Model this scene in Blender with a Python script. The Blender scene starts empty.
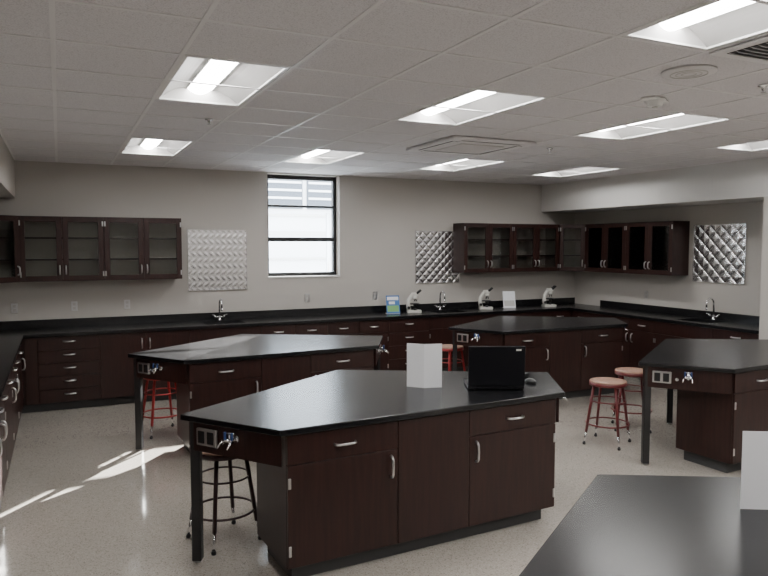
import bpy, bmesh, math, random
from mathutils import Matrix, Vector
random.seed(4)
H=1.905; CEIL=2.905; XL=-1.03; XR=8.0; YB=9.2; YF=-1.12; TT=.905
# ---------------------------------------------------------------- materials
def nodes(name):
    m=bpy.data.materials.new(name); m.use_nodes=True
    return m,m.node_tree,m.node_tree.nodes['Principled BSDF']
def mat(name,col,rough=.5,metal=0.,emit=None,es=0.,coat=0.,spec=.5,bump=0.,bscale=200.):
    m,t,p=nodes(name)
    p.inputs['Base Color'].default_value=(*col,1); p.inputs['Roughness'].default_value=rough
    p.inputs['Metallic'].default_value=metal; p.inputs['Coat Weight'].default_value=coat
    p.inputs['Specular IOR Level'].default_value=spec
    if emit: p.inputs['Emission Color'].default_value=(*emit,1); p.inputs['Emission Strength'].default_value=es
    if bump:
        tc=t.nodes.new('ShaderNodeTexCoord'); n=t.nodes.new('ShaderNodeTexNoise'); b=t.nodes.new('ShaderNodeBump')
        n.inputs['Scale'].default_value=bscale; b.inputs['Strength'].default_value=bump; b.inputs['Distance'].default_value=.002
        t.links.new(tc.outputs['Object'],n.inputs['Vector']); t.links.new(n.outputs['Fac'],b.inputs['Height']); t.links.new(b.outputs['Normal'],p.inputs['Normal'])
    return m
def ramp_mat(name,c1,c2,scale,mapscale=(1,1,1),rough=.4,lo=.35,hi=.65,detail=4,coat=0.,bump=0.,spec=.5):
    m,t,p=nodes(name)
    tc=t.nodes.new('ShaderNodeTexCoord'); mp=t.nodes.new('ShaderNodeMapping'); n=t.nodes.new('ShaderNodeTexNoise'); r=t.nodes.new('ShaderNodeValToRGB')
    mp.inputs['Scale'].default_value=mapscale; n.inputs['Scale'].default_value=scale; n.inputs['Detail'].default_value=detail
    r.color_ramp.elements[0].position=lo; r.color_ramp.elements[0].color=(*c1,1)
    r.color_ramp.elements[1].position=hi; r.color_ramp.elements[1].color=(*c2,1)
    L=t.links.new; L(tc.outputs['Object'],mp.inputs['Vector']); L(mp.outputs['Vector'],n.inputs['Vector']); L(n.outputs['Fac'],r.inputs['Fac']); L(r.outputs['Color'],p.inputs['Base Color'])
    p.inputs['Roughness'].default_value=rough; p.inputs['Coat Weight'].default_value=coat; p.inputs['Specular IOR Level'].default_value=spec
    if bump:
        b=t.nodes.new('ShaderNodeBump'); b.inputs['Strength'].default_value=bump; b.inputs['Distance'].default_value=.003
        L(n.outputs['Fac'],b.inputs['Height']); L(b.outputs['Normal'],p.inputs['Normal'])
    return m
WOOD=ramp_mat('espresso_wood',(.019,.0066,.0052),(.031,.0105,.0083),3,(14,14,1.2),rough=.36,coat=.05,spec=.4)
WOODIN=mat('cabinet_interior',(.32,.28,.25),.6)
EPOXY=ramp_mat('black_epoxy',(.0055,.0055,.0065),(.008,.008,.0095),60,rough=.25,spec=.48)
TOE=mat('rubber_toe_kick',(.05,.05,.05),.6)
ALU=mat('satin_aluminum',(.66,.66,.66),.3,1)
CHROME=mat('chrome',(.75,.75,.76),.12,1)
STEEL=mat('stainless_panel',(.72,.72,.73),.24,1)
WALL=mat('wall_paint',(.50,.475,.44),.75,bump=.15,bscale=120)
SOFF=mat('soffit_paint',(.62,.61,.59),.75)
TILE=ramp_mat('ceiling_tile',(.54,.52,.535),(.74,.72,.735),140,rough=.9,lo=.30,hi=.52,detail=6,bump=.4)
GRID=mat('ceiling_grid_paint',(.76,.745,.75),.5)
WHITE=mat('white_enamel',(.8,.8,.79),.4)
LENS=mat('troffer_lens',(.9,.9,.9),.5,emit=(1,.985,.965),es=42)
SIDE=mat('troffer_reflector',(.44,.43,.42),.6,emit=(1,.985,.97),es=.12)  # faint emission stands in for lens light bouncing off the sides
DARK=mat('dark_frame',(.012,.012,.013),.4)
BLACK=mat('black_plastic',(.012,.012,.013),.35)
LAPT=mat('laptop_plastic',(.006,.006,.008),.3,spec=.3)
SCREEN=mat('laptop_screen',(.01,.01,.012),.12)
PAPER=mat('white_paper',(.85,.86,.89),.7)
RED=mat('red_enamel_steel',(.32,.02,.022),.35)
DRED=mat('dark_red_enamel_steel',(.13,.016,.018),.35)
GRY=mat('dark_maroon_steel',(.04,.015,.017),.35)
SEAT=ramp_mat('hardboard_seat',(.30,.17,.12),(.40,.245,.18),12,(1,8,1),rough=.4)
CREAM=mat('microscope_enamel',(.72,.71,.66),.3)
BLUE=mat('blue_print',(.05,.16,.42),.5); GREEN=mat('green_print',(.18,.42,.14),.5)
BLUEH=mat('gas_handle_blue',(.02,.05,.16),.4)
OUTW=mat('outlet_face',(.55,.54,.52),.4)
FACADE=mat('facade_siding',(.72,.72,.74),.8); FAC2=mat('facade_dark',(.07,.08,.10),.6); CONC=mat('concrete_paving',(.75,.74,.72),.9)
def floor_mat():
    m,t,p=nodes('terrazzo_floor'); L=t.links.new
    tc=t.nodes.new('ShaderNodeTexCoord'); v=t.nodes.new('ShaderNodeTexVoronoi'); v.inputs['Scale'].default_value=150
    r=t.nodes.new('ShaderNodeValToRGB'); cr=r.color_ramp
    cr.interpolation='CONSTANT'
    cr.elements[0].position=0; cr.elements[0].color=(.51,.465,.41,1)
    cr.elements[1].position=.4; cr.elements[1].color=(.54,.495,.44,1)
    for pos,c in((.72,(.44,.40,.35,1)),(.84,(.60,.555,.50,1)),(.94,(.33,.295,.26,1))):
        e=cr.elements.new(pos); e.color=c
    s=t.nodes.new('ShaderNodeSeparateColor')
    n=t.nodes.new('ShaderNodeTexNoise'); n.inputs['Scale'].default_value=1.2
    mx=t.nodes.new('ShaderNodeMix'); mx.data_type='RGBA'; mx.blend_type='MULTIPLY'; mx.inputs[0].default_value=.15
    L(tc.outputs['Object'],v.inputs['Vector']); L(v.outputs['Color'],s.inputs[0]); L(s.outputs[0],r.inputs['Fac'])
    L(tc.outputs['Object'],n.inputs['Vector']); L(r.outputs['Color'],mx.inputs[6]); L(n.outputs['Fac'],mx.inputs[7]); L(mx.outputs[2],p.inputs['Base Color'])
    p.inputs['Roughness'].default_value=.16; p.inputs['Coat Weight'].default_value=1.; p.inputs['Coat Roughness'].default_value=.07
    return m
FLOOR=floor_mat()
def glass_mat(name,tint,gl):
    m=bpy.data.materials.new(name); m.use_nodes=True; t=m.node_tree
    t.nodes.clear(); o=t.nodes.new('ShaderNodeOutputMaterial'); mx=t.nodes.new('ShaderNodeMixShader'); a=t.nodes.new('ShaderNodeBsdfTransparent'); g=t.nodes.new('ShaderNodeBsdfGlossy'); f=t.nodes.new('ShaderNodeFresnel')
    a.inputs[0].default_value=(*tint,1); g.inputs['Roughness'].default_value=.03; f.inputs[0].default_value=gl
    t.links.new(f.outputs[0],mx.inputs[0]); t.links.new(a.outputs[0],mx.inputs[1]); t.links.new(g.outputs[0],mx.inputs[2]); t.links.new(mx.outputs[0],o.inputs[0])
    return m
GLASS=glass_mat('cabinet_glass',(.90,.92,.91),1.5); WGLASS=glass_mat('window_glass',(.97,.98,.98),1.2)
# ---------------------------------------------------------------- mesh builder
class MB:
    def __init__(s): s.bm=bmesh.new(); s.mats=[]; s.M=Matrix.Identity(4)
    def mi(s,m):
        if m not in s.mats: s.mats.append(m)
        return s.mats.index(m)
    def V(s,p): return s.bm.verts.new(s.M@Vector(p))
    def box(s,x0,x1,y0,y1,z0,z1,m,bev=0.,seg=1):
        return s.prism([(x0,y0),(x1,y0),(x1,y1),(x0,y1)],z0,z1,m,bev,seg)
    def prism(s,pts,z0,z1,m,bev=0.,seg=1):
        k=s.mi(m); b=[s.V((x,y,z0)) for x,y in pts]; t=[s.V((x,y,z1)) for x,y in pts]; n=len(pts); fs=[]
        fs.append(s.bm.faces.new(b[::-1])); fs.append(s.bm.faces.new(t))
        for i in range(n): fs.append(s.bm.faces.new([b[i],b[(i+1)%n],t[(i+1)%n],t[i]]))
        for f in fs: f.material_index=k
        if bev>0:
            es=list({e for f in fs for e in f.edges})
            bmesh.ops.bevel(s.bm,geom=es,offset=bev,segments=seg,profile=.5,affect='EDGES',material=-1)
    def quad(s,ps,m):
        f=s.bm.faces.new([s.V(p) for p in ps]); f.material_index=s.mi(m); return f
    def tube(s,path,r,m,seg=10,closed=False):
        k=s.mi(m); P=[Vector(p) for p in path]; n=len(P); rs=r if isinstance(r,(list,tuple)) else [r]*n
        rings=[]; up=None
        for i in range(n):
            if closed: t=(P[(i+1)%n]-P[i-1]).normalized()
            else:
                a=P[max(i-1,0)]; b=P[min(i+1,n-1)]; t=(b-a).normalized()
            if up is None:
                up=Vector((0,0,1)) if abs(t.z)<.9 else Vector((1,0,0))
            sx=t.cross(up).normalized(); up2=sx.cross(t).normalized(); up=up2
            rings.append([s.V(P[i]+rs[i]*(math.cos(2*math.pi*j/seg)*sx+math.sin(2*math.pi*j/seg)*up2)) for j in range(seg)])
        rng=range(n) if closed else range(n-1)
        for i in rng:
            A=rings[i];B=rings[(i+1)%n]
            for j in range(seg):
                f=s.bm.faces.new([A[j],A[(j+1)%seg],B[(j+1)%seg],B[j]]); f.material_index=k; f.smooth=True
        if not closed:
            for R in(rings[0][::-1],rings[-1]):
                f=s.bm.faces.new(R); f.material_index=k
    def lathe(s,prof,c,m,seg=24):
        k=s.mi(m); rings=[[s.V((c[0]+r*math.cos(2*math.pi*j/seg),c[1]+r*math.sin(2*math.pi*j/seg),c[2]+z)) for j in range(seg)] for r,z in prof]
        for A,B in zip(rings,rings[1:]):
            for j in range(seg):
                f=s.bm.faces.new([A[j],A[(j+1)%seg],B[(j+1)%seg],B[j]]); f.material_index=k; f.smooth=True
        for R in(rings[0][::-1],rings[-1]):
            f=s.bm.faces.new(R); f.material_index=k
    def obj(s,name,loc=(0,0,0),rz=0.):
        me=bpy.data.meshes.new(name); bmesh.ops.recalc_face_normals(s.bm,faces=s.bm.faces[:]); s.bm.to_mesh(me); s.bm.free()
        for m in s.mats: me.materials.append(m)
        o=bpy.data.objects.new(name,me); o.location=loc; o.rotation_euler=(0,0,rz); bpy.context.scene.collection.objects.link(o); return o
R=math.radians
# ---------------------------------------------------------------- room
def simple(name,boxes,m):
    b=MB()
    for x in boxes: b.box(*x,m)
    return b.obj(name)
simple('floor',[(XL-.1,XR+.1,YF-.1,YB+.25,-.1,0)],FLOOR)
WX0,WX1,WZ0,WZ1=2.60,3.66,1.465,2.885
simple('wall_back',[(XL-.1,WX0,YB,YB+.25,0,3.1),(WX1,XR+.1,YB,YB+.25,0,3.1),(WX0,WX1,YB,YB+.25,0,WZ0),(WX0,WX1,YB,YB+.25,WZ1,3.1)],WALL)
simple('wall_left',[(XL-.1,XL,YF,YB,0,3.1)],WALL)
simple('wall_right',[(XR,XR+.1,YF,YB,0,3.1)],WALL)
simple('wall_front',[(XL-.1,XR+.1,YF-.1,YF,0,3.1)],WALL)
SR=7.27; SL=-.45; SB=2.455
simple('wall_soffit_right',[(SR,XR,YF,YB,SB,3.1)],SOFF)
simple('wall_soffit_left',[(XL,SL,YF,YB,SB,3.1)],WALL)
simple('wall_pier_right',[(SR,XR,4.85,5.22,0,SB)],WALL)
simple('baseboard_right',[(XR-.012,XR,YF,4.83,0,.1)],TOE)
simple('baseboard_front',[(XL+.02,XR-.02,YF,YF+.012,0,.1)],TOE)
simple('baseboard_left',[(XL,XL+.012,YF+.02,2.4,0,.1)],TOE)
simple('sky_block_slab',[(XL-.1,XR+.1,YF-.1,YB+.25,3.1,3.2)],WHITE)  # unseen slab added above the ceiling to keep sky light out
# ceiling with tiles
LX=[.61,2.44,4.27,6.10]; LY=[-1.12+.61*1,1.32,3.76,6.81]
cut=set()
def ci(x): return round(x/.61)
def cj(y): return round((y-3.76)/.61)
for x in LX:
    for y in LY: cut.add((ci(x),cj(y))); cut.add((ci(x),cj(y)+1))
b=MB()
for i in range(-1,12):
    for j in range(-8,9):
        if (i,j) in cut: continue
        x0=max(i*.61,SL); x1=min((i+1)*.61,SR); y0=max(3.76+j*.61,YF); y1=min(3.76+(j+1)*.61,YB)
        if x1-x0<.005 or y1-y0<.005: continue
        b.box(x0,x1,y0,y1,CEIL,CEIL+.015,TILE)
for i in range(0,12):
    x=i*.61
    b.box(x-.012,x+.012,YF,YB,CEIL-.004,CEIL+.001,GRID)
for j in range(-7,9):
    y=3.76+j*.61
    b.box(SL,SR,y-.012,y+.012,CEIL-.0035,CEIL+.001,GRID)
b.box(SL,SL+.02,YF,YB,CEIL-.005,CEIL,GRID); b.box(SR-.02,SR,YF,YB,CEIL-.005,CEIL,GRID); b.box(SL+.02,SR-.02,YB-.02,YB,CEIL-.005,CEIL,GRID)
b.obj('ceiling')
def troffer(x,y):
    b=MB(); w,l=.61,1.22; z=0
    a=.014
    x0,x1,y0,y1=a,w-a,a,l-a
    b.box(x0,x0+.02,y0,y1,0,.01,WHITE); b.box(x1-.02,x1,y0,y1,0,.01,WHITE); b.box(x0+.02,x1-.02,y0,y0+.02,0,.01,WHITE); b.box(x0+.02,x1-.02,y1-.02,y1,0,.01,WHITE)
    X0,X1,Y0,Y1=x0+.02,x1-.02,y0+.02,y1-.02
    cx=w/2; h=.085; lw=.085
    N=6
    def prof(t): return (t, .01+h*math.sin(t*math.pi/2))
    for sgn,xa,xb in((1,X0,cx-lw),(-1,X1,cx+lw)):
        for i in range(N):
            t0,t1=i/N,(i+1)/N
            xa0=xa+(xb-xa)*t0; xa1=xa+(xb-xa)*t1; z0=prof(t0)[1]; z1=prof(t1)[1]
            b.quad([(xa0,Y0,z0),(xa1,Y0,z1),(xa1,Y1,z1),(xa0,Y1,z0)],SIDE).smooth=True
    for Y in(Y0,Y1): b.quad([(X0,Y,.01),(X1,Y,.01),(X1,Y,.1),(X0,Y,.1)],SIDE)
    M=6
    for i in range(M):
        t0=-1+2*i/M; t1=-1+2*(i+1)/M
        z0=.055+.04*t0*t0; z1=.055+.04*t1*t1
        b.quad([(cx+lw*t0,Y0,z0),(cx+lw*t1,Y0,z1),(cx+lw*t1,Y1,z1),(cx+lw*t0,Y1,z0)],LENS).smooth=True
    for t in(-1,1): b.box(cx+lw*t-.004,cx+lw*t+.004,Y0,Y1,.085,.1,WHITE)
    b.box(x0,x1,y0,y1,.102,.11,WHITE)
    b.obj('troffer_light',(x,y,CEIL-.002))
for x in LX:
    for y in LY: troffer(x,y)
# ceiling cassette
b=MB(); b.box(-.47,.47,-.47,.47,-.03,-.001,GRID,.01,2)
b.box(-.25,.25,-.25,.25,-.036,-.03,OUTW,.003)
for i in range(14): b.box(-.23,.23,-.235+i*.035,-.225+i*.035,-.041,-.036,GRID)
for a in range(4):
    b.M=Matrix.Rotation(a*math.pi/2,4,'Z'); b.box(-.33,.33,-.40,-.335,-.032,-.0295,TOE); b.box(-.33,.33,-.385,-.35,-.036,-.031,WHITE)
b.obj('ceiling_air_cassette',(3.73,5.87,CEIL-.004))
b=MB(); b.lathe([(.15,0),(.15,-.008),(.135,-.014),(.05,-.016)],(0,0,0),GRID,32)
for r in(.04,.07,.10): b.tube([(r*math.cos(t*math.pi/12),r*math.sin(t*math.pi/12),-.016) for t in range(24)],.003,OUTW,6,True)
b.obj('ceiling_speaker',(3.30,2.86,CEIL-.004))
b=MB(); b.lathe([(.07,0),(.07,-.015),(.055,-.02),(.05,-.045),(.03,-.05)],(0,0,0),WHITE,24); b.lathe([(.02,-.05),(.02,-.055)],(0,0,0),OUTW,12)
b.box(-.13,.13,-.05,.05,-.012,0,WHITE,.004)
b.obj('smoke_detector',(3.72,3.50,CEIL-.004),.4)
b=MB(); b.box(-.30,.30,-.30,.30,-.012,-.001,GRID,.004)
b.box(-.24,.24,-.24,.24,-.014,-.011,TOE)
for i in range(12):
    b.M=Matrix.Translation((0,-.22+i*.04,-.018))@Matrix.Rotation(.6,4,'X'); b.box(-.24,.24,-.014,.014,-.001,.001,GRID)
b.obj('ceiling_vent_grille',(3.37,2.24,CEIL-.004))
for (x,y) in((1.1,5.55),(4.6,5.7),(4.0,2.9)):
    b=MB(); b.lathe([(.035,0),(.032,-.006),(.012,-.008),(.01,-.03),(.004,-.04)],(0,0,0),CHROME,16); b.lathe([(.016,-.04),(.016,-.043)],(0,0,0),CHROME,12)
    b.obj('fire_sprinkler',(x,y,CEIL-.005))
# ---------------------------------------------------------------- window
b=MB(); fy0,fy1=9.33,9.40
b.box(WX0,WX0+.05,fy0,fy1,WZ0,WZ1,DARK); b.box(WX1-.05,WX1,fy0,fy1,WZ0,WZ1,DARK)
b.box(WX0+.05,WX1-.05,fy0,fy1,WZ0,WZ0+.05,DARK); b.box(WX0+.05,WX1-.05,fy0,fy1,WZ1-.06,WZ1,DARK)
b.box(WX0+.05,WX1-.05,fy0+.005,fy1,1.955,2.015,DARK); b.box(WX0+.05,WX1-.05,fy0+.01,fy1-.01,2.435,2.47,DARK)
b.box(WX0+.05,WX1-.05,9.365,9.369,WZ0+.05,WZ1-.06,WGLASS)
b.obj('window_1')
simple('trim_window_sill',[(WX0-.005,WX1+.005,YB-.015,YB+.13,WZ0-.02,WZ0+.002)],SOFF)
# exterior building: pale wall, ledges, dark ribbon windows above
b=MB(); b.box(-6,20,16,16.3,0,4.2,FACADE)
for z,h in((.9,.05),(1.55,.05),(2.15,.09),(2.6,.05)):
    b.box(-6,20,15.95,16,z,z+h,OUTW)
for i in range(12):
    x=-4+i*1.9; b.box(x,x+1.78,15.94,16,2.78,4.15,FAC2)
    for k in range(7): b.box(x+.03,x+1.75,15.92,15.935,2.82+k*.19,2.87+k*.19,FACADE)
b.obj('neighbouring_building')
simple('exterior_ground',[(-14,30,9.46,40,-.12,-.02)],CONC)
b=MB(); b.tube([(0,0,0),(0,0,2.6)],.045,ALU); b.lathe([(.12,0),(.12,.03),(.05,.06)],(0,0,0),ALU); b.obj('exterior_post',(5.15,13.6,-.02))
# ---------------------------------------------------------------- cabinetry
def pull(b,x,y,z,horiz=True,L=.12):
    h=L/2; d=.03
    if horiz: P=[(x-h,y,z),(x-h+.006,y-d*.7,z),(x-h+.022,y-d,z),(x,y-d*1.08,z),(x+h-.022,y-d,z),(x+h-.006,y-d*.7,z),(x+h,y,z)]
    else: P=[(x,y,z-h),(x,y-d*.7,z-h+.006),(x,y-d,z-h+.022),(x,y-d*1.08,z),(x,y-d,z+h-.022),(x,y-d*.7,z+h-.006),(x,y,z+h)]
    b.tube(P,.008,ALU,8)
def front(b,x0,x1,z0,z1,y,g=.002):
    b.box(x0+g,x1-g,y-.02,y,z0+g,z1-g,WOOD,.002)
def hinge(b,x,y,z):
    b.box(x-.008,x+.008,y-.026,y-.018,z-.03,z+.03,ALU,.002)
def unit(b,x0,x1,kind,y=-.60):
    zt=TT-.045; zd=TT-.215; zb=.105
    w=x1-x0; c=(x0+x1)/2
    if kind=='stack' or kind=='stack4':
        n=5 if kind=='stack' else 4; hs=(zt-zb)/n
        for i in range(n):
            front(b,x0,x1,zb+i*hs,zb+(i+1)*hs,y); pull(b,c,y-.02,zb+(i+.5)*hs+.02)
    elif kind=='double' or kind=='sink':
        if kind=='double':
            for a,e in((x0,c),(c,x1)): front(b,a,e,zd,zt,y); pull(b,(a+e)/2,y-.02,(zd+zt)/2)
        else: front(b,x0,x1,zd,zt,y)
        front(b,x0,c,zb,zd,y); front(b,c,x1,zb,zd,y)
        pull(b,c-.045,y-.02,zd-.11,False); pull(b,c+.045,y-.02,zd-.11,False)
        for zz in(zb+.1,zd-.1): hinge(b,x0+.012,y,zz); hinge(b,x1-.012,y,zz)
    elif kind=='tall':
        front(b,x0,c,zb,zt,y); front(b,c,x1,zb,zt,y)
        pull(b,c-.045,y-.02,zt-.13,False); pull(b,c+.045,y-.02,zt-.13,False)
    elif kind in('single','singleR'):
        front(b,x0,x1,zd,zt,y); pull(b,c,y-.02,(zd+zt)/2,L=.13); front(b,x0,x1,zb,zd,y)
        hx=x1-.05 if kind=='single' else x0+.05; hg=x0+.012 if kind=='single' else x1-.012
        pull(b,hx,y-.02,zd-.10,False,.13)
        for zz in(zb+.1,zd-.1): hinge(b,hg,y,zz)
    elif kind=='blank': front(b,x0,x1,zb,zt,y)
def counter_run(name,x0,x1,units,sinks,loc,rz):
    b=MB(); t0=TT-.035
    b.box(x0,x1,-.60,-.004,.10,t0-.002,WOOD); b.box(x0,x1,-.53,-.004,0.,.10,TOE)
    for a,e,k in units: unit(b,a,e,k)
    xs=x0
    for s in sinks:
        a,e=s-.26,s+.26
        b.box(xs,a,-.645,-.004,t0,TT,EPOXY); b.box(a,e,-.645,-.53,t0,TT,EPOXY); b.box(a,e,-.14,-.004,t0,TT,EPOXY)
        b.box(a,e,-.53,-.14,t0-.0015,t0+.001,EPOXY)
        b.box(a,a+.012,-.53,-.14,t0+.001,TT-.001,EPOXY); b.box(e-.012,e,-.53,-.14,t0+.001,TT-.001,EPOXY)
        b.lathe([(.035,t0+.0015),(.03,t0+.004)],(s,-.33,0),CHROME,16)
        xs=e
    b.box(xs,x1,-.645,-.004,t0,TT,EPOXY)
    b.box(x0,x1,-.024,-.004,TT,TT+.10,EPOXY,.002)
    return b.obj(name,loc,rz)
U=[(-.38,-.25,'blank'),(-.25,.40,'stack'),(.40,1.42,'tall'),(1.42,2.33,'sink'),(2.33,3.24,'double'),(3.24,4.15,'double'),(4.15,4.80,'stack4'),(4.80,5.71,'sink'),(5.71,6.62,'double'),(6.62,7.36,'double')]
counter_run('lab_counter',XL+.004,XR-.004,U,[1.9,5.27],(0,YB,0),0)
UL=[(2.5+i*.86,2.5+(i+1)*.86,'double' if i%2 else 'single') for i in range(7)]
counter_run('lab_counter',2.5,8.552,UL,[],(XL,0,0),R(90))
UR=[(-8.50,-7.75,'double'),(-7.75,-6.85,'double'),(-6.85,-5.95,'sink'),(-5.95,-5.25,'stack4')]
counter_run('lab_counter',-8.552,-5.235,UR,[-6.33],(XR,0,0),R(-90))
def glassdoor(b,x0,x1,z0,z1,y,hside):
    g=.002; s=.062; x0+=g;x1-=g;z0+=g;z1-=g
    b.box(x0,x0+s,y-.02,y,z0,z1,WOOD,.002); b.box(x1-s,x1,y-.02,y,z0,z1,WOOD,.002)
    b.box(x0+s,x1-s,y-.02,y,z0,z0+s,WOOD,.002); b.box(x0+s,x1-s,y-.02,y,z1-s,z1,WOOD,.002)
    b.box(x0+s,x1-s,y-.012,y-.008,z0+s,z1-s,GLASS)
    hx=x1-s/2 if hside>0 else x0+s/2
    pull(b,hx,y-.02,z0+.13,False,.1)
    hg=x0+.01 if hside>0 else x1-.01
    for zz in(z0+.08,z1-.08): hinge(b,hg,y,zz)
UZ0,UZ1=1.48,2.24
def wallcab(w,n,loc,rz):
    b=MB(); d=.31; t=.018; z0,z1=0,UZ1-UZ0
    b.box(0,w,-.008,-.002,z0,z1,WOODIN)
    b.box(0,t,-d,-.008,z0,z1,WOOD); b.box(w-t,w,-d,-.008,z0,z1,WOOD); b.box(t,w-t,-d,-.008,z0,z0+t,WOOD); b.box(t,w-t,-d,-.008,z1-t,z1,WOOD)
    b.box(t,t+.003,-d+.004,-.009,z0+t,z1-t,WOODIN); b.box(w-t-.003,w-t,-d+.004,-.009,z0+t,z1-t,WOODIN)
    for k in(1,2): b.box(t+.004,w-t-.004,-d+.03,-.01,z1*k/3-.010,z1*k/3+.010,WOOD)
    dw=w/n
    for i in range(n): glassdoor(b,i*dw,(i+1)*dw,z0,z1,-d,1 if i%2==0 else -1)
    return b.obj('wall_cabinet',loc,rz)
def cornercab(loc,rz,name='corner_wall_cabinet'):
    b=MB(); L=.608; d=.33; z1=UZ1-UZ0; t=.018
    pts=[(.003,-.003),(L,-.003),(L,-d),(d,-L),(.003,-L)]
    for za,zb_ in((0,t),(z1-t,z1)): b.prism(pts,za,zb_,WOOD)
    for k in(1,2):
        ip=[(.012,-.012),(L-.03,-.012),(L-.03,-d+.03),(d-.03,-L+.03),(.012,-L+.03)]
        b.prism(ip,z1*k/3-.010,z1*k/3+.010,WOOD)
    b.box(L-t,L,-d,-.003,t,z1-t,WOOD); b.box(.003,d,-L,-L+t,t,z1-t,WOOD)
    b.box(.003,L-t,-.009,-.003,t,z1-t,WOODIN); b.box(.003,.009,-L+t,-.009,t,z1-t,WOODIN)
    dl=math.hypot(L-d,L-d)
    b.M=Matrix.Translation((d,-L,0))@Matrix.Rotation(R(45),4,'Z')
    glassdoor(b,0,dl,0,z1,0,1)
    return b.obj(name,loc,rz)
wallcab(.906,2,(-.418,YB,UZ0),0); wallcab(.906,2,(.49,YB,UZ0),0)
cornercab((XL,YB,UZ0),0)
wallcab(.906,2,(5.56,YB,UZ0),0); wallcab(.906,2,(6.47,YB,UZ0),0)
cornercab((XR,YB,UZ0),R(-90))
wallcab(.87,2,(XR,8.59,UZ0),R(-90)); wallcab(.87,2,(XR,7.715,UZ0),R(-90))
for i in range(3): wallcab(.906,2,(XL,8.588-.908*(i+1),UZ0),R(90))
# ---------------------------------------------------------------- metal panels
def panel(loc,rz,fn,w=.78,h=.80,n=140):
    b=MB(); k=b.mi(STEEL)
    g=[[b.V((w*i/n,-.008-fn(w*i/n,h*j/n),h*j/n)) for i in range(n+1)] for j in range(n+1)]
    for j in range(n):
        for i in range(n):
            f=b.bm.faces.new([g[j][i],g[j][i+1],g[j+1][i+1],g[j+1][i]]); f.material_index=k; f.smooth=True
    b.box(0,w,-.007,-.001,0,h,STEEL)
    b.box(0,.004,-.022,-.007,0,h,STEEL); b.box(w-.004,w,-.022,-.007,0,h,STEEL); b.box(0,w,-.022,-.007,0,.004,STEEL); b.box(0,w,-.022,-.007,h-.004,h,STEEL)
    b.obj('embossed_metal_panel',loc,rz)
def wave(x,y):
    ph=x/.078+.22*math.sin(2*math.pi*y/.16)
    return .0026*(.5+.5*math.cos(2*math.pi*ph))*(.75+.25*math.cos(2*math.pi*y/.08))
def quilt(s,hh):
    def f(x,y):
        a=abs(math.sin(math.pi*(x+y)/s)); c=abs(math.sin(math.pi*(x-y)/s))
        return hh*min(a,c)**.6
    return f
panel((1.52,YB,1.305),0,wave)
panel((4.89,YB,1.32),0,quilt(.13,.008))
panel((XR,6.76,1.40),R(-90),quilt(.17,.011),.80,.78)
# ---------------------------------------------------------------- benches
PT=[(-1.02,0),(1.02,0),(1.42,.62),(0,1.50),(-1.42,.62)]
def inset(P,d):
    n=len(P); out=[]
    for i in range(n):
        p0=Vector(P[i-1]);p1=Vector(P[i]);p2=Vector(P[(i+1)%n])
        e1=(p1-p0).normalized(); e2=(p2-p1).normalized()
        n1=Vector((-e1.y,e1.x)); n2=Vector((-e2.y,e2.x))
        bis=(n1+n2).normalized(); out.append(tuple(p1+bis*(d/bis.dot(n1))))
    return out
def gascock(b):
    b.tube([(0,0,0),(0,-.008,0)],.024,CHROME,16); b.tube([(0,-.008,0),(0,-.05,0)],.012,CHROME,12)
    b.tube([(0,-.045,-.02),(0,-.045,.035)],.013,CHROME,12)
    for sg in(-1,1):
        b.tube([(0,-.05,.0),(sg*.03,-.062,0)],.010,CHROME,10)
        b.tube([(sg*.03,-.06,0),(sg*.034,-.09,-.01),(sg*.036,-.115,-.03)],[.008,.006,.0045],CHROME,10)
        b.box(sg*.025-.006,sg*.025+.006,-.07,-.055,.008,.05,BLUEH,.002)
    b.tube([(-.03,-.045,.04),(.03,-.045,.04)],.006,CHROME,8)
def bench(loc,rot,k=1.0):
    b=MB(); t0=TT-.035
    P=[(x*k,y) for x,y in PT]
    b.prism(P,t0,TT,EPOXY,.004,2)
    b.box(-.97*k,.97*k,.05,.58,.10,t0-.001,WOOD,.002); b.box(-.92*k,.92*k,.11,.53,0,.10,TOE)
    unit(b,-.97*k,-.27*k,'single',.05); unit(b,-.27*k,.25*k,'blank',.05); unit(b,.25*k,.97*k,'singleR',.05)
    I=inset(P,.035); J=inset(P,.053)
    for i,j in((1,2),(2,3),(3,4),(4,0)):
        a,c,a2,c2=I[i],I[j],J[i],J[j]
        b.prism([a,c,c2,a2],TT-.215,t0-.001,WOOD)
    K=inset(P,.062)
    for i in(2,3,4):
        x,y=K[i]
        b.M=Matrix.Translation((x,y,0))@Matrix.Rotation(R({2:30,3:45,4:-30}[i]),4,'Z')
        b.box(-.028,.028,-.028,.028,.012,t0-.001,BLACK,.003); b.lathe([(.022,0),(.022,.012)],(0,0,0),ALU,16)
    for i,j in((4,0),(1,2)):
        p=Vector(I[i]); q=Vector(I[j]); d=(q-p); L=d.length; ang=math.atan2(d.y,d.x)
        base=Matrix.Translation((p.x,p.y,TT-.12))@Matrix.Rotation(ang,4,'Z')
        f=(lambda t:t) if i==4 else (lambda t:L-t)
        b.M=base@Matrix.Translation((f(.15),0,0))
        b.box(-.075,.075,-.02,0,-.05,.05,ALU,.004)
        for sx in(-.035,.035):
            b.box(sx-.024,sx+.024,-.023,-.019,-.036,.036,BLACK,.003)
        b.M=base@Matrix.Translation((f(.36),0,.02)); gascock(b)
        b.M=base@Matrix.Translation((f(.27),0,-.01)); b.tube([(0,0,0),(0,-.02,0)],.014,CHROME,12)
    return b.obj('lab_bench',loc,R(rot))
bench((2.07,3.575,0),3); bench((1.91,6.10,0),3,.94); bench((5.57,6.50,0),-1,.93); bench((5.92,3.77,0),3); bench((2.18,.75,0),3)
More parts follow.
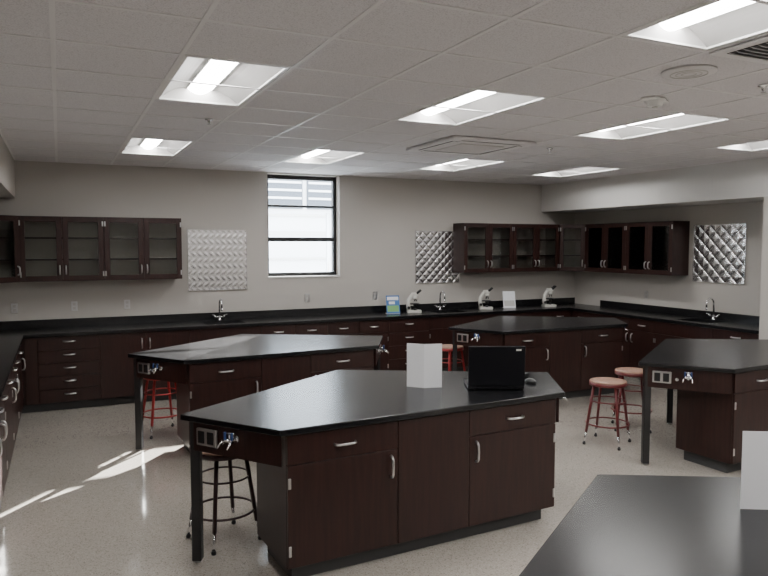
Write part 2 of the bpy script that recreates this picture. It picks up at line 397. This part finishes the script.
# ---------------------------------------------------------------- stools
def stool(x,y,m,rot=0):
    b=MB(); hs=.61
    b.lathe([(.155,hs-.018),(.168,hs-.014),(.172,hs-.006),(.168,hs),(.10,hs+.002),(.02,hs+.0)],(0,0,0),SEAT,32)
    b.lathe([(.165,hs-.045),(.174,hs-.043),(.174,hs-.012),(.16,hs-.014)],(0,0,0),m,32)
    for a in range(4):
        t=R(45+90*a); c,s=math.cos(t),math.sin(t)
        top=Vector((.145*c,.145*s,hs-.04)); bot=Vector((.235*c,.235*s,.0)); mid=top.lerp(bot,.78)
        b.tube([top,mid],.0135,m,12); b.tube([mid,bot+Vector((0,0,.02))],.0095,CHROME,12)
        b.lathe([(.014,0),(.016,.012),(.012,.025)],(bot.x,bot.y,0),BLACK,12)
    for z,rr in((.20,.008),(.42,.0065)):
        k=(hs-.04-z)/(hs-.04); r=.145+.09*k-.004
        b.tube([(r*math.cos(t*math.pi/16),r*math.sin(t*math.pi/16),z) for t in range(32)],rr,m,8,True)
    b.obj('lab_stool',(x,y,0),rot)
stool(.92,4.36,GRY,.3); stool(.90,7.16,RED,.2); stool(4.72,4.93,DRED,.5); stool(5.34,5.24,DRED,.9); stool(4.50,7.5,RED,.2)
# ---------------------------------------------------------------- countertop things
TS=TT+.0008
def card(x,y,z,a1,a2,w=.14,h=.28):
    b=MB()
    for a in(a1,a2):
        b.M=Matrix.Rotation(R(a),4,'Z'); b.box(0,w,-.0006,.0006,0,h,PAPER)
    b.obj('folded_paper_card',(x,y,z))
card(2.28,4.15,TS,130,-14,.13,.31)
card(2.43,1.64,TS,150,-10,.14,.30)
b=MB(); w=.39
b.box(-w/2,w/2,0,.25,.006,.028,LAPT,.004,2)
for sx in(-.15,.15):
    for sy in(.03,.22): b.box(sx-.01,sx+.01,sy-.01,sy+.01,0,.008,BLACK)
for r_ in range(5):
    for c_ in range(13): b.box(-.15+c_*.0232,-.132+c_*.0232,.05+r_*.021,.067+r_*.021,.028,.030,BLACK)
b.box(-.045,.045,.175,.235,.028,.0287,SCREEN)
b.M=Matrix.Translation((0,.006,.03))@Matrix.Rotation(R(4),4,'X')
b.box(-w/2,w/2,-.016,0,0,.28,LAPT,.005,2); b.box(-w/2+.015,w/2-.015,0,.001,.02,.26,SCREEN)
b.box(.13,.165,-.0168,-.0155,.248,.26,OUTW)
b.M=Matrix.Identity(4)
b.tube([(-.14,.004,.03),(.14,.004,.03)],.009,BLACK,10)
b.obj('laptop',(2.70,3.88,TS),R(-25))
b=MB(); b.lathe([(.03,0),(.034,.008),(.03,.02),(.018,.03),(.005,.033)],(0,0,0),BLACK,20); o=b.obj('computer_mouse',(3.07,3.98,TS)); o.scale=(1,1.6,1)
b=MB(); b.box(-.06,.06,-.025,.025,0,.028,BLACK,.004,2)
b.tube([(.06,0,.012),(.10,.02,.006),(.12,.08,.006),(.06,.12,.006),(-.02,.10,.006),(-.06,.06,.006),(-.12,.07,.006)],.004,BLACK,8)
b.obj('laptop_power_adapter',(3.14,4.18,TS),.3)
def faucet(x,y,rz):
    b=MB(); b.lathe([(.03,0),(.03,.01),(.016,.02),(.013,.06)],(0,0,0),CHROME,20)
    P=[(0,0,.05),(0,0,.22)]+[(0,-.07+.07*math.cos(t),.22+.07*math.sin(t)) for t in[math.pi*k/10 for k in range(1,11)]]+[(0,-.14,.17)]
    b.tube(P,.012,CHROME,12); b.lathe([(.008,.14),(.012,.145),(.014,.17)],(0,-.14,0),CHROME,12)
    b.tube([(-.06,0,.045),(.06,0,.045)],.010,CHROME,10)
    for s in(-1,1):
        b.lathe([(.014,.03),(.014,.065),(.008,.07)],(s*.06,0,0),CHROME,12); b.tube([(s*.06,0,.072),(s*.10,-.02,.078)],.006,CHROME,8)
    b.obj('gooseneck_faucet',(x,y,TS),rz)
faucet(1.9,9.09,0); faucet(5.27,9.09,0); faucet(7.89,6.33,R(-90))
def microscope(x,y,rz):
    b=MB(); b.prism([(-.08,-.10),(-.05,-.12),(.05,-.12),(.08,-.10),(.07,.09),(-.07,.09)],0,.035,CREAM,.006,2)
    b.tube([(0,.06,.03),(0,.075,.10),(0,.07,.18),(0,.03,.245),(0,-.01,.26)],[.034,.03,.028,.028,.026],CREAM,12)
    b.box(-.065,.065,-.09,.05,.125,.14,BLACK,.003); b.box(-.02,.02,.0,.06,.10,.13,CREAM,.004)
    b.lathe([(.03,.09),(.022,.12)],(0,-.03,0),BLACK,16); b.lathe([(.022,.035),(.026,.05),(.018,.058)],(0,-.03,0),BLACK,16)
    b.lathe([(.032,.205),(.034,.22),(.028,.25)],(0,-.03,0),CREAM,20)
    for a in(0,2.1,4.2): b.tube([(.015*math.cos(a),-.03+.015*math.sin(a),.21),(.024*math.cos(a),-.03+.024*math.sin(a),.165)],[.009,.006],CHROME,10)
    b.box(-.035,.035,-.07,.03,.245,.295,CREAM,.01,2)
    for s in(-1,1):
        b.tube([(s*.024,-.05,.28),(s*.028,-.115,.335)],.015,BLACK,12)
        b.tube([(s*.03,.07,.075),(s*.065,.07,.075)],.022,BLACK,14)
    b.obj('microscope',(x,y,TS),rz)
microscope(4.72,8.93,1.2); microscope(5.98,8.92,1.1); microscope(7.16,8.85,1.3)
def flyer(x,y,rz,m1,m2):
    b=MB(); b.M=Matrix.Rotation(R(-14),4,'X')
    b.box(-.10,.10,0,.004,.004,.27,m1); b.box(-.085,.085,-.001,0,.03,.12,m2); b.box(-.085,.085,-.001,0,.20,.25,PAPER); b.box(-.06,.03,-.001,0,.14,.18,PAPER)
    b.M=Matrix.Identity(4); b.box(-.10,.10,-.002,.09,0,.004,OUTW)
    b.obj('sign_holder',(x,y,TS),rz)
flyer(4.38,8.90,-.2,BLUE,GREEN); flyer(6.45,8.92,-.3,PAPER,OUTW)
def outlet(x,y,z,rz):
    b=MB(); b.box(-.036,.036,-.006,-.001,-.058,.058,ALU,.002)
    for s in(-.024,.024): b.box(-.017,.017,-.009,-.005,s-.016,s+.016,OUTW,.003)
    b.obj('wall_outlet',(x,y,z),rz)
for x in(-.5,.15,.76,3.16,4.22): outlet(x,YB,1.155,0)
for y in(7.6,5.55): outlet(XR,y,1.155,R(-90))
# ---------------------------------------------------------------- lights / world
w=bpy.data.worlds.new('sky'); bpy.context.scene.world=w; w.use_nodes=True
bg=w.node_tree.nodes['Background']; bg.inputs[0].default_value=(.80,.90,1,1); bg.inputs[1].default_value=18
d=Vector((-2.81,-3.50,-1.99)).normalized()
s=bpy.data.lights.new('sun','SUN'); s.energy=75; s.angle=R(.6); s.color=(1,.97,.92)
so=bpy.data.objects.new('sun',s); so.rotation_euler=d.to_track_quat('-Z','Y').to_euler(); so.location=(8,16,8); bpy.context.scene.collection.objects.link(so)
# ---------------------------------------------------------------- camera
c=bpy.data.cameras.new('camera'); co=bpy.data.objects.new('camera',c); bpy.context.scene.collection.objects.link(co)
c.sensor_width=36; c.lens=36*683/768; c.clip_start=.05
co.location=(0,0,H); co.rotation_euler=(R(90-3.6),0,R(-25.4)); bpy.context.scene.camera=co
